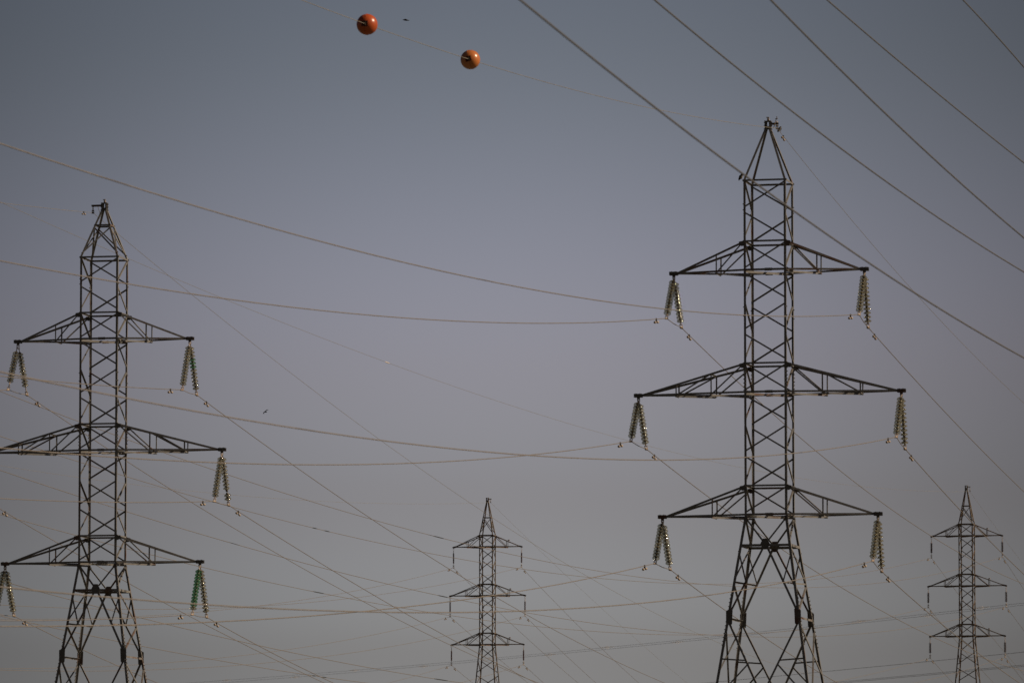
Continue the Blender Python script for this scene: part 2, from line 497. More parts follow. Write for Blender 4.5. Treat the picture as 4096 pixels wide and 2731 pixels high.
    # lower body
    if big:
        zh, zs, zm = zw - 0.98, zw - 3.45, zw - 2.27
        for nrm, ca, cb in FACES:
            n3 = Vector((nrm[0], nrm[1], 0))
            front = nrm[0] == 0
            if front:
                mid = (cor(*ca, zh) + cor(*cb, zh)) * 0.5
                dx = (cor(*cb, zh) - cor(*ca, zh)).normalized()
                o = n3 * 0.02
                MB().plate([mid + o + dx * x + Vector((0, 0, z)) for x, z in
                            ((-0.08, 0.18), (0.08, 0.18), (0.165, 0.0), (0.08, -0.18), (-0.08, -0.18), (-0.165, 0.0))], n3, 0.012).build('gusset_plate', M['steel_dark'], root)
                for c, s in ((ca, 1), (cb, -1)):
                    top = cor(*c, zw - 0.10) + dx * s * 0.06
                    bar(top, mid + Vector((-dx.x * s * 0.1, 0, 0.12)), n3, 'diagonal_brace', 0.056)
                    low = cor(*c, zs + 0.22) + dx * s * 0.1
                    bar(mid + Vector((-dx.x * s * 0.07, 0, -0.12)), low, n3, 'diagonal_brace', 0.068)
                    # big splice plate on the leg
                    base = cor(*c, zs - 0.02) + n3 * 0.016
                    MB().plate([base + dx * s * x + Vector((0, 0, z)) for x, z in
                                ((-0.03, 0.22), (0.10, 0.27), (0.20, 0.27), (0.18, -0.22), (0.13, -0.27), (-0.03, -0.22))], n3, 0.012).build('gusset_plate', M['steel_dark'], root)
                    g = cor(*c, zw) + n3 * 0.016
                    MB().plate([g + dx * s * x + Vector((0, 0, z)) for x, z in ((-0.02, -0.03), (0.07, -0.03), (0.14, -0.17), (0.10, -0.2), (-0.03, -0.19))], n3, 0.01).build('gusset_plate', M['steel_dark'], root)
                    apex = (cor(*ca, zs - 2.7) + cor(*cb, zs - 2.7)) * 0.5
                    lowp = cor(*c, zs - 0.24) + dx * s * 0.12
                    bar(lowp, apex, n3, 'diagonal_brace', 0.066)
                    other = cb if c == ca else ca
                    bar(apex, cor(*other, 2.0), n3, 'diagonal_brace', 0.066, inset=0.03 if s > 0 else 0.011)
                    # redundants
                    def on(z):
                        if z > zs:
                            f = (zh - z) / (zh - zs - 0.22); q = lerp(mid, low, f)
                        else:
                            f = (zs - 0.24 - z) / (2.7 - 0.24); q = lerp(lowp, apex, f)
                        q.z = z
                        return q
                    bar(cor(*c, zh - 0.22), on(zm), n3, 'redundant_brace', 0.045)
                    bar(cor(*c, zs - 1.42), on(zs - 1.48), n3, 'redundant_brace', 0.05)
                    bar(on(zs - 1.62), cor(*c, zs - 2.9), n3, 'redundant_brace', 0.05)
                    # hip brace: from the leg to the diagonal of the opposite face
                    far = on(zm); far.y = -far.y
                    MB().angle(cor(*c, zm + 0.03), far + Vector((0, -0.01 * nrm[1], 0)), (0, 0, -1), (1, 0, 0) if c[0] < 0 else (-1, 0, 0), 0.055, 0.006).build('hip_brace', st, root)
            else:
                bar(cor(*ca, zw - 0.06), cor(*cb, zh + 0.1), n3, 'diagonal_brace', 0.06)
                bar(cor(*cb, zh - 0.08), cor(*ca, zm + 0.08), n3, 'diagonal_brace', 0.06)
                bar(cor(*ca, zm - 0.08), cor(*cb, zs + 0.15), n3, 'diagonal_brace', 0.06)
                bar(cor(*ca, zs - 0.05), cor(*cb, zs - 0.05), n3, 'horizontal_beam', 0.07)
                bar(cor(*cb, zs - 0.3), cor(*ca, zs - 1.9), n3, 'diagonal_brace', 0.06)
                bar(cor(*ca, zs - 0.4), cor(*cb, zs - 3.4), n3, 'diagonal_brace', 0.055)
                bar(cor(*cb, zs - 3.5), cor(*ca, 1.5), n3, 'diagonal_brace', 0.06)
            pa, pb = cor(*ca, zh), cor(*cb, zh)
            MB().angle(pa, pb, (0, 0, -1), -n3, 0.085, 0.008).build('horizontal_beam', st, root)
    else:
        z, i = zw, 0
        while z > 1.5:
            d = 1.23 if i < 3 else 1.6
            for nrm, ca, cb in FACES:
                n3 = Vector((nrm[0], nrm[1], 0))
                a, b = (ca, cb) if i % 2 else (cb, ca)
                bar(cor(*a, z - 0.1), cor(*b, max(z - d + 0.1, 0.3)), n3)
            z -= d
            i += 1
    return root

PY = {'R': pylon('large dark grey lattice pylon at right with a plain four-legged peak', (8.759, 193.0), 12.95, 25.331, 'big_right', 'big_right'),
      'L': pylon('large lattice pylon at left with a braced peak and a bracket pointing left', (-15.275, 211.9), 11.0, 24.768, 'big_left', 'big_left'),
      'C': pylon('small distant rusty pylon in the middle with single hanging insulators', (-2.073, 481.0), 12.3, 30.625, 'far', 'far'),
      'S': pylon('small distant rusty pylon at far right behind the large pylon', (37.532, 469.0), 14.2, 30.83, 'far', 'far', -1)}

# ---------------------------------------------------------------- spans
# tower, phase, clamp on the near side, azimuth, slope, curvature, length, then the same for the far side
SPANS = [
 ('R', 'UL', [5.252, 192.473, 20.583], 12.95, 0.11305, 0.000469, 98.0, [5.834, 195.006, 20.513], 12.0, -0.08314, 0.000446, 132.0),
 ('R', 'UR', [11.717, 191.14, 20.583], 12.95, 0.10779, 0.000472, 126.0, [12.136, 192.962, 20.323], 12.0, -0.07323, 0.000277, 60),
 ('R', 'ML', [4.039, 192.751, 16.418], 12.95, 0.11009, 0.000481, 93.0, [4.622, 195.285, 16.348], 12.0, -0.07334, 0.000355, 146.0),
 ('R', 'MR', [12.93, 190.861, 16.418], 12.95, 0.11017, 0.000476, 130.0, [13.349, 192.683, 16.158], 12.0, -0.08936, 0.00042, 60),
 ('R', 'LL', [4.844, 192.566, 12.262], 12.95, 0.10387, 0.000432, 96.0, [5.427, 195.1, 12.192], 12.0, -0.08543, 0.00042, 60),
 ('R', 'LR', [12.125, 191.046, 12.262], 12.95, 0.10118, 0.000446, 127.0, [12.544, 192.868, 12.002], 12.0, -0.08053, 0.00042, 60),
 ('R', 'EW', [9.061, 192.931, 27.15], 12.95, 0.11084, 0.000485, 84.0, [9.061, 192.931, 27.15], 12.0, -0.07841, 0.000365, 94.0),
 ('L', 'UL', [-18.778, 211.277, 19.766], 11, 0.10694, 0.0004, 60, [-18.294, 213.77, 19.786], 11, -0.10297, 0.00031, 139.0),
 ('L', 'UR', [-12.23, 210.167, 19.666], 11, 0.07514, 0.0004, 60, [-11.81, 212.327, 19.666], 11, -0.09971, 0.000303, 143.0),
 ('L', 'ML', [-20.005, 211.516, 15.616], 11, 0.1, 0.0004, 81.0, [-19.521, 214.009, 15.636], 11, -0.10328, 0.000314, 76.0),
 ('L', 'MR', [-11.003, 209.929, 15.516], 11, 0.07323, 0.0004, 60, [-10.583, 212.088, 15.516], 11, -0.09057, 0.000271, 84.0),
 ('L', 'LL', [-19.2, 211.359, 11.444], 11, 0.1, 0.0004, 81.0, [-18.716, 213.852, 11.464], 11, -0.09606, 0.0006, 60),
 ('L', 'LR', [-11.808, 210.085, 11.344], 11, 0.06362, 0.0004, 60, [-11.388, 212.245, 11.344], 11, -0.09349, 0.0006, 60),
 ('L', 'EW', [-15.717, 211.986, 26.48], 11, 0.09126, 0.0004, 60, [-15.717, 211.986, 26.48], 11, -0.10689, 0.000271, 238.0),
 ('C', 'UL', [-4.95, 481.627, 27.88], 12.3, 0.11518, 0.000288, 172.0, [-4.95, 481.627, 27.88], 12.3, -0.16926, 0.000323, 71.0),
 ('C', 'UR', [0.804, 480.373, 27.88], 12.3, 0.10795, 0.000268, 194.0, [0.804, 480.373, 27.88], 12.3, -0.17268, 0.000336, 70.0),
 ('C', 'ML', [-5.239, 481.69, 23.76], 12.3, 0.10495, 0.00027, 171.0, [-5.239, 481.69, 23.76], 12.3, -0.15321, 0.000264, 60),
 ('C', 'MR', [1.093, 480.31, 23.76], 12.3, 0.10608, 0.000267, 199.0, [1.093, 480.31, 23.76], 12.3, -0.1627, 0.0003, 60),
 ('C', 'LL', [-5.121, 481.665, 19.66], 12.3, 0.10569, 0.00027, 60, [-5.121, 481.665, 19.66], 12.3, -0.1529, 0.0003, 60),
 ('C', 'LR', [0.975, 480.335, 19.66], 12.3, 0.10386, 0.00027, 60, [0.975, 480.335, 19.66], 12.3, -0.15829, 0.0003, 60),
 ('C', 'EW', [-1.809, 480.942, 33.38], 12.3, 0.07366, 0.000184, 186.0, [-1.809, 480.942, 33.38], 12.3, -0.14961, 0.000164, 123.0),
 ('S', 'UL', [34.662, 469.726, 28.07], 13.5, 0.09893, 0.000272, 324.0, [34.662, 469.726, 28.07], 13.5, -0.17171, 0.0004, 70.0),
 ('S', 'UR', [40.402, 468.274, 28.07], 13.5, 0.1036, 0.000285, 330, [40.402, 468.274, 28.07], 13.5, -0.17965, 0.0004, 60),
 ('S', 'ML', [34.381, 469.797, 23.97], 13.5, 0.08881, 0.000246, 323.0, [34.381, 469.797, 23.97], 13.5, -0.15643, 0.0004, 60),
 ('S', 'MR', [40.683, 468.203, 23.97], 13.5, 0.0916, 0.000253, 330, [40.683, 468.203, 23.97], 13.5, -0.16152, 0.0004, 60),
 ('S', 'LL', [34.507, 469.765, 19.82], 13.5, 0.08903, 0.000245, 323.0, [34.507, 469.765, 19.82], 13.5, -0.14709, 0.0004, 60),
 ('S', 'LR', [40.557, 468.235, 19.82], 13.5, 0.09142, 0.000252, 330, [40.557, 468.235, 19.82], 13.5, -0.16119, 0.0004, 60),
 ('S', 'EW', [37.823, 468.926, 33.5], 13.5, 0.06918, 0.000198, 330, [37.823, 468.926, 33.5], 13.5, -0.15844, 0.0004, 60),
]
LINES = {'N1': [[-20, 0], 14.036, [0.000565019, -0.141958, 21.9914], 83, 129], 'N2': [[-23.5, 0], 14.036, [0.000522535, -0.147224, 27.6506], 108, 152], 'N3': [[-20.5, 0], 14.036, [0.000581935, -0.175102, 29.1035], 103, 133], 'N4': [[-24.5, 0], 14.036, [0.000259487, -0.0820449, 27.5026], 130, 159], 'N5': [[-24, 0], 14.036, [-0.00101985, 0.272333, 5.51737], 146, 155], 'P1': [[-88, 1550], 157.434, [1.74898e-05, -0.00857119, 54.8847], 0, 487], 'P2': [[-88, 1550], 157.434, [1.61571e-05, -0.00746721, 54.2628], 0, 487], 'D1': [[25, 800], 165.964, [5.55757e-06, -0.00748268, 28.9017], 6, 142], 'D2': [[25, 760], 162.35, [-8.45751e-05, 26.1563], 52, 111], 'D3': [[25, 760], 162.35, [-0.000160571, 26.01], 53, 111]}


PNAME = {'R': 'large right pylon', 'L': 'large left pylon', 'C': 'small middle pylon', 'S': 'small far-right pylon'}
ANAME = {'UL': 'upper left', 'UR': 'upper right', 'ML': 'middle left', 'MR': 'middle right', 'LL': 'lower left', 'LR': 'lower right'}

def span_pt(c, az, b, k, s):
    """point of a hanging span at horizontal distance s from its clamp"""
    return Vector((c[0] + math.sin(R(az)) * s, c[1] + math.cos(R(az)) * s, c[2] + b * s + k * s * s))
def span_pts(c, az, b, k, s1, step=3.0):
    n = max(6, int(abs(s1) / step))
    return [span_pt(c, az, b, k, s1 * i / n) for i in range(n + 1)]

# ---------------------------------------------------------------- insulators
def disc_meshes():
    g = MB()
    prof = [(0.042, -0.058), (0.075, -0.066), (0.105, -0.082), (0.122, -0.100), (0.1275, -0.113), (0.124, -0.117), (0.117, -0.108),
            (0.104, -0.098), (0.100, -0.120), (0.094, -0.121), (0.091, -0.094), (0.076, -0.088), (0.072, -0.114), (0.066, -0.114), (0.062, -0.084), (0.042, -0.078)]
    g.lathe(prof, 28, True)
    cap = MB().lathe([(0.018, 0.008), (0.022, 0.0), (0.044, -0.010), (0.050, -0.035), (0.050, -0.064), (0.040, -0.066), (0.040, -0.086), (0.014, -0.090), (0.012, -0.140)], 14)
    return g, cap
_g, _c = disc_meshes()
ME_DISC = _g.mesh('glass_disc', M['glass'], True)
ME_GREEN = _g.mesh('glass_disc', M['glass_green'], True)
ME_CAP = _c.mesh('metal_cap', M['cap'], True)
PITCH = 0.146

def frame_mat(o, down, side):
    """local -z along 'down', local x as near to 'side' as it can be"""
    z = -Vector(down).normalized()
    x = Vector(side); x = (x - z * x.dot(z)).normalized()
    y = z.cross(x)
    return Matrix(((x.x, y.x, z.x, o[0]), (x.y, y.y, z.y, o[1]), (x.z, y.z, z.z, o[2]), (0, 0, 0, 1)))

def clamp_mesh(fwd):
    """boat clamp round the wire; fwd is the wire's direction in the string's own axes, origin on the wire"""
    d = Vector(fwd).normalized()
    m = MB()
    m.tube([d * -0.16 + Vector((0, 0, -.01)), d * -0.10, d * 0.0, d * 0.10, d * 0.16 + Vector((0, 0, -.01))], [0.022, 0.036, 0.045, 0.036, 0.022], 8)
    x = d.cross(Vector((0, 0, 1))).normalized()
    for s in (-1, 1):
        m.box(x * s * 0.042 + Vector((0, 0, 0.05)), d * 0.035, x * 0.007, Vector((0, 0, 0.075)))
        m.tube([d * 0.07 * s + x * -0.05 + Vector((0, 0, -0.03)), d * 0.07 * s + x * 0.05 + Vector((0, 0, -0.03))], 0.012, 6)
    m.box((0, 0, 0.115), d * 0.02, x * 0.055, Vector((0, 0, 0.014)))
    return m

def glass_string(A, Cl, wire_dir, n, label, group, green=(), missing=()):
    A, Cl = Vector(A), Vector(Cl)
    d = Cl - A
    L = d.length
    t = thing('insulator_string', label, 'insulator', group)
    t.matrix_world = frame_mat(A, d, (1, 0, 0))
    inv = t.matrix_world.to_3x3().inverted()
    top = max(0.10, (L - n * PITCH) * 0.45)
    m = MB()
    for s in (-1, 1):
        m.tube([(0.03 * s, 0, 0.03), (0.034 * s, 0, -0.04), (0.012 * s, 0, -top * 0.6)], 0.011, 6)
    m.tube([(0, 0, -top * 0.5), (0, 0, -top - 0.01)], 0.017, 6)
    m.box((0, 0, -top * 0.52), (0.02, 0, 0), (0, 0.03, 0), (0, 0, 0.018))
    m.build('shackle', M['zinc'], t)
    for i in range(n):
        z = -top - i * PITCH
        cap = put('metal_cap', ME_CAP, t)
        cap.location = (0, 0, z)
        if i in missing:
            continue
        o = put('glass_disc', ME_GREEN if i in green else ME_DISC, t)
        o.location = (0, 0, z)
        o.rotation_euler = (random.uniform(-.03, .03), random.uniform(-.03, .03), random.uniform(0, 6))
        if i in green and len(green) < n - 3:
            o['label'] = 'green glass disc among clear ones'
    zb = -top - n * PITCH
    m = MB().tube([(0, 0, zb + 0.02), (0, 0, zb - 0.03)], 0.022, 8)
    m.tube([(0, 0, zb - 0.02), (0, 0, -L + 0.13)], [0.017, 0.020], 8)
    m.box((0, 0, zb - 0.02), (0.028, 0, 0), (0, 0.02, 0), (0, 0, 0.02))
    m.build('link_rod', M['zinc'], t)
    c = clamp_mesh(inv @ Vector(wire_dir))
    c.v = [(x, y, z - L) for x, y, z in c.v]
    c.build('suspension_clamp', M['zinc'], t)
    return t

def shed_string(A, Cl, wire_dir, label, group, n, r, stack, material):
    A, Cl = Vector(A), Vector(Cl)
    d = Cl - A
    L = d.length
    t = thing('insulator_string', label, 'insulator', group)
    t.matrix_world = frame_mat(A, d, (1, 0, 0))
    inv = t.matrix_world.to_3x3().inverted()
    top = (L - stack) * 0.52
    m = MB()
    for s in (-1, 1):
        m.tube([(0.03 * s, 0, 0.02), (0.045 * s, 0, -0.1), (0.0, 0, -0.17)], 0.013, 6)
    m.tube([(0, 0, -0.15), (0, 0, -top)], 0.018, 6)
    for z in (-0.24, -0.33, -top + 0.04):
        m.lathe([(0.012, z + 0.03), (0.034, z + 0.015), (0.034, z - 0.015), (0.012, z - 0.03)], 8)
    m.build('shackle', M['zinc'], t)
    p = stack / n
    for a, b, mt in ((0, n, material),):
        prof = [(0.03, -top)]
        for i in range(a, b):
            z = -top - i * p
            prof += [(0.042, z - 0.05 * p), (r, z - 0.48 * p), (r, z - 0.56 * p), (0.05, z - 0.64 * p), (0.042, z - 0.95 * p)]
        prof.append((0.03, -top - stack))
        MB().lathe(prof, 16).build('shed_stack', mt, t, False)
    m = MB().tube([(0, 0, -top - stack + 0.01), (0, 0, -L + 0.1)], 0.018, 6)
    m.lathe([(0.02, -L + 0.22), (0.09, -L + 0.2), (0.09, -L + 0.18), (0.02, -L + 0.16)], 10)
    m.build('link_rod', M['zinc'], t)
    c = clamp_mesh(inv @ Vector(wire_dir))
    c.v = [(x, y, z - L) for x, y, z in c.v]
    c.build('suspension_clamp', M['zinc'], t)
    return t

# ---------------------------------------------------------------- vibration dampers
def damper_meshes():
    k = MB().box((0, 0, -0.045), (0.028, 0, 0), (0, 0.022, 0), (0, 0, 0.055)).tube([(-0.03, 0, 0.005), (0.03, 0, 0.005)], 0.030, 8)
    w = MB().tube([(-0.035, 0, 0), (-0.02, 0, 0), (0.07, 0, 0), (0.085, 0, 0)], [0.018, 0.040, 0.044, 0.030], 10)
    c = MB().tube([(-0.19, 0, -0.105), (-0.1, 0, -0.095), (0.1, 0, -0.095), (0.19, 0, -0.105)], 0.010, 6)
    return k.mesh('damper_clamp', M['cap']), w.mesh('damper_weight', M['zinc'], True), c.mesh('messenger_cable', M['cap'])
ME_DC, ME_DW, ME_DM = damper_meshes()
def damper(p, fwd, label, group, s=1.0):
    f = Vector(fwd).normalized()
    y = Vector((0, 0, 1)).cross(f).normalized()
    z = f.cross(y)
    t = thing('vibration_damper', label, 'damper', group)
    t.matrix_world = Matrix(((f.x, y.x, z.x, p[0]), (f.y, y.y, z.y, p[1]), (f.z, y.z, z.z, p[2]), (0, 0, 0, 1))) @ Matrix.Scale(s, 4)
    put('damper_clamp', ME_DC, t)
    put('messenger_cable', ME_DM, t)
    for sg in (-1, 1):
        w = put('damper_weight', ME_DW, t)
        w.location = (sg * 0.19, 0, -0.105)
        w.rotation_euler = (0, 0, 0 if sg > 0 else math.pi)
    return t

# ---------------------------------------------------------------- wires with what hangs on them
SLEEVES = {'UL': [(-191.2, -190.4), (-189.0, -188.0)], 'UR': [(-189.9, -187.8)], 'ML': [(-190.0, -188.0)], 'MR': [(-190.1, -188.1)], 'LL': [(-190.6, -190.0), (-188.7, -187.9)], 'LR': [(-190.3, -187.6)]}
for row in SPANS:
    tw, ph, cn, azn, bn, kn, ln, cf, azf, bf, kf, lf = row
    near = span_pts(cn, azn, bn, kn, -ln)
    far = span_pts(cf, azf, bf, kf, lf)
    pts = list(reversed(near))
    if (Vector(cn) - Vector(cf)).length > 0.1:
        md = (Vector(cn) + Vector(cf)) * 0.5
        md.z -= 0.03
        pts += [md] + far
    else:
        pts += far[1:]
    earth = ph == 'EW'
    r = 0.0075 if earth else 0.0135
    side = 'left' if ph[1] == 'L' else 'right'
    if earth:
        w = MB().tube(pts, r, 6).build('earth_wire', M['earth'], None, True)
        tag(w, {'R': 'thin earth wire with orange balls, reaching the peak of the large right pylon', 'L': 'thin earth wire hung from the bracket on the large left pylon peak',
                'C': 'faint thin earth wire passing the peak of the small middle pylon', 'S': 'faint thin earth wire running to the peak of the small far-right pylon'}[tw], 'power line', 'thin earth wires at the pylon peaks')
    else:
        w = MB().tube(pts, r, 8).build('conductor', M['alu'], None, True)
        tag(w, f'conductor wire hung below the {ANAME[ph]} arm of the {PNAME[tw]}', 'power line', f'conductors of the {PNAME[tw]}')
    if tw == 'S' and ph in SLEEVES:
        for a, b in SLEEVES[ph]:
            MB().tube([span_pt(cn, azn, bn, kn, a + (b - a) * i / 4) for i in range(5)], [0.017, 0.024, 0.024, 0.024, 0.017], 8).build('splice_sleeve', M['sleeve'], w, True)
    if tw == 'S' and earth:
        MB().tube([span_pt(cn, azn, bn, kn, -189.4 + i * 0.25) for i in range(5)], [0.010, 0.030, 0.030, 0.026, 0.010], 8).build('splice_sleeve', M['spiral'], w, True)
    # insulators
    py = PY[tw]
    pm = Matrix.Translation(py.location) @ py.rotation_euler.to_matrix().to_4x4()
    dirn = span_pt(cn, azn, bn, kn, 0.0) - span_pt(cn, azn, bn, kn, -1.0)
    dirf = span_pt(cf, azf, bf, kf, 1.0) - span_pt(cf, azf, bf, kf, 0.0)
    grp_i, grp_d = f'insulator strings on the {PNAME[tw]}', f'vibration dampers by the {PNAME[tw]}'
    if not earth:
        k = 'UML'.index(ph[0])
        kind = {'R': 'big_right', 'L': 'big_left'}.get(tw, 'far')
        zt = {'R': 25.331, 'L': 24.768, 'C': 30.625, 'S': 30.83}[tw]
        zb = zt - (2 if kind != 'far' else 0) * (1.041 if kind != 'far' else 1.0317) - (4 * k + 1) * (1.041 if kind != 'far' else 1.0317)
        A = pm @ Vector(((-1 if ph[1] == 'L' else 1) * ARM[kind][k], 0, zb - 0.09))
        if tw in 'RL':
            u = (pm.to_3x3() @ Vector((0, 1, 0))) * 0.035
            n = 11 if tw == 'R' else (10 if ph == 'UL' else 12)
            greens = {('L', 'LR', 0): tuple(range(n - 1)), ('L', 'UR', 1): (3, 4, 5)}
            miss = {('L', 'MR', 1): (9,)}
            for q, (cl, dr) in enumerate(((cn, dirn), (cf, dirf))):
                g = greens.get((tw, ph, q), ())
                ms = miss.get((tw, ph, q), ())
                what = 'left' if q == 0 else 'right'
                kindtxt = 'green glass' if len(g) > 5 else 'clear glass'
                extra = ' with three green discs' if len(g) == 3 else (' with one disc missing' if ms else '')
                glass_string(A + (-u if q == 0 else u), cl, dr, n,
                             f'{what} {kindtxt} string{extra}, {ANAME[ph]} V, {PNAME[tw]}', grp_i, g, ms)
        else:
            shed_string(A, cn, Vector(dirn) + Vector(dirf), f'dark ribbed insulator hanging from the {ANAME[ph]} arm tip of the {PNAME[tw]}', grp_i,
                        13 if tw == 'C' else 9, 0.078 if tw == 'C' else 0.125, 0.84 if tw == 'C' else 0.82, M['maroon'] if (tw == 'C' or ph[1] == 'L') else M['brown'])
        sn, sf = (1.75, 1.5) if tw in 'RL' else (1.75, 1.35)
        for s, (cc, aa, bb, kk), dr, what in ((-sn, (cn, azn, bn, kn), dirn, 'left'), (sf, (cf, azf, bf, kf), dirf, 'right')):
            damper(span_pt(cc, aa, bb, kk, s), dr, f'damper on the wire {what} of the {ANAME[ph]} insulator on the {PNAME[tw]}', grp_d, 1.0 if tw in 'RL' else 1.15)
    else:
        # suspension of the earth wire from the bracket
        up = {'R': 0.24, 'L': 0.25, 'C': 0.28, 'S': 0.30}[tw]
        t = thing('earth_wire_clamp', f'small chain and clamp holding the earth wire on the {PNAME[tw]} peak', 'clamp', 'earth wire clamps at the pylon peaks', cn)
        m = MB()
        for i in range(3):
            zz = 0.05 + (up - 0.05) * i / 3
            m.lathe([(0.008, zz), (0.024, zz + 0.02), (0.024, zz + up / 3 - 0.03), (0.008, zz + up / 3 - 0.01)], 8)
        m.build('shackle', M['zinc'], t)
        c = clamp_mesh(dirn)
        c.v = [(x * 0.8, y * 0.8, z * 0.8) for x, y, z in c.v]
        c.build('suspension_clamp', M['cap'], t)
        if tw == 'R':
            damper(span_pt(cf, azf, bf, kf, 1.3), dirf, 'hooked damper on the earth wire right of the large right pylon peak', grp_d, 0.9)
        if tw == 'L':
            damper(span_pt(cn, azn, bn, kn, -1.3), dirn, 'small damper on the earth wire left of the large left pylon peak', grp_d, 0.75)
            MB().tube([(0.16, 0, 0.3), (0.2, 0.5, 0.12), (0.24, 1.0, -0.12)], 0.009, 6).build('bonding_lead', M['earth'], t)

# overhead wires close to the camera, going away to the right
for nm, (p0, az, (k2, k1, k0), s0, s1), lab in [(k, LINES[k], l) for k, l in (
        ('N1', 'thickest blurred overhead wire, crossing the peak of the large right pylon'),
        ('N2', 'blurred overhead wire second from the left at the top edge'),
        ('N3', 'blurred overhead wire third from the left along the top edge'),
        ('N4', 'blurred overhead wire second from the upper right corner'),
        ('N5', 'blurred overhead wire cutting the upper right corner'))]:
    a, b = s0 - 45, s1 + 45
    ps = [Vector((p0[0] + math.sin(R(az)) * s, p0[1] + math.cos(R(az)) * s, k2 * s * s + k1 * s + k0)) for s in [a + (b - a) * i / 60 for i in range(61)]]
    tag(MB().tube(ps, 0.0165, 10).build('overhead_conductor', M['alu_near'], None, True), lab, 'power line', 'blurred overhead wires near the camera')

# far transmission line with pale spirals, low in the frame, and three more far wires
for nm, lab, rr in (('P1', 'upper wire of the faint far pair with pale spirals, low in the frame', 0.028), ('P2', 'lower wire of the faint far pair with pale spirals, low in the frame', 0.028),
                    ('D1', 'dark far wire rising right below the lowest arms of the small far-right pylon', 0.024),
                    ('D2', 'upper wire of the close dark pair in the lower right corner', 0.021), ('D3', 'lower wire of the close dark pair in the lower right corner', 0.021)):
    p0, az, co, s0, s1 = LINES[nm]
    co = list(co)
    while len(co) < 3:
        co.insert(0, 0.0)
    ext = 60 if nm[0] == 'P' else 30
    ps = [Vector((p0[0] + math.sin(R(az)) * s, p0[1] + math.cos(R(az)) * s, co[0] * s * s + co[1] * s + co[2])) for s in [s0 - ext + (s1 - s0 + 2 * ext) * i / 60 for i in range(61)]]
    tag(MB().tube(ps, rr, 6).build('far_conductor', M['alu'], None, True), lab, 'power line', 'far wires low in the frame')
p0, az, co, s0, s1 = LINES['P1']
pb, azb, cb, _, _ = LINES['P2']
WHERE = ['by the legs of the large left pylon', 'lowest left', 'where two wires cross, lower left', 'left of the small middle pylon legs', 'beside the lowest insulator of the small middle pylon',
         'behind the small middle pylon', 'right of the small middle pylon legs', 'midway between small middle and large right pylons', 'left of the large right pylon legs',
         'behind the left legs of the large right pylon', 'at the right legs of the large right pylon', 'right of the large right pylon legs', 'left of the small far-right pylon', 'inside the small far-right pylon']
for i, s in enumerate((-12.9, 30.5, 83.3, 126.3, 173.0, 215.6, 252.3, 285.3, 324.1, 352.8, 387.3, 414.7, 446.0, 469.3)):
    if i == 0:
        continue
    c2 = co if i % 2 else cb
    m = MB()
    ps, n = [], 90
    for j in range(n + 1):
        q = j / n
        x = (q - 0.5) * 3.4 * 2.0
        rad = 0.09 + 0.22 * math.exp(-((q - 0.5) / 0.1) ** 2)
        a = q * 2 * math.pi * 11
        ss = s + x
        ps.append(Vector((p0[0] + math.sin(R(az)) * ss, p0[1] + math.cos(R(az)) * ss, c2[0] * ss * ss + c2[1] * ss + c2[2])) +
                  Vector((math.cos(R(az)), -math.sin(R(az)), 0)) * math.cos(a) * rad + Vector((0, 0, math.sin(a) * rad)))
    m.tube(ps, 0.022, 4)
    tag(m.build('wire_spiral', M['spiral']), f'pale spiral on the faint far wires {WHERE[i]}', 'wire marker', 'pale spirals on the far wires')

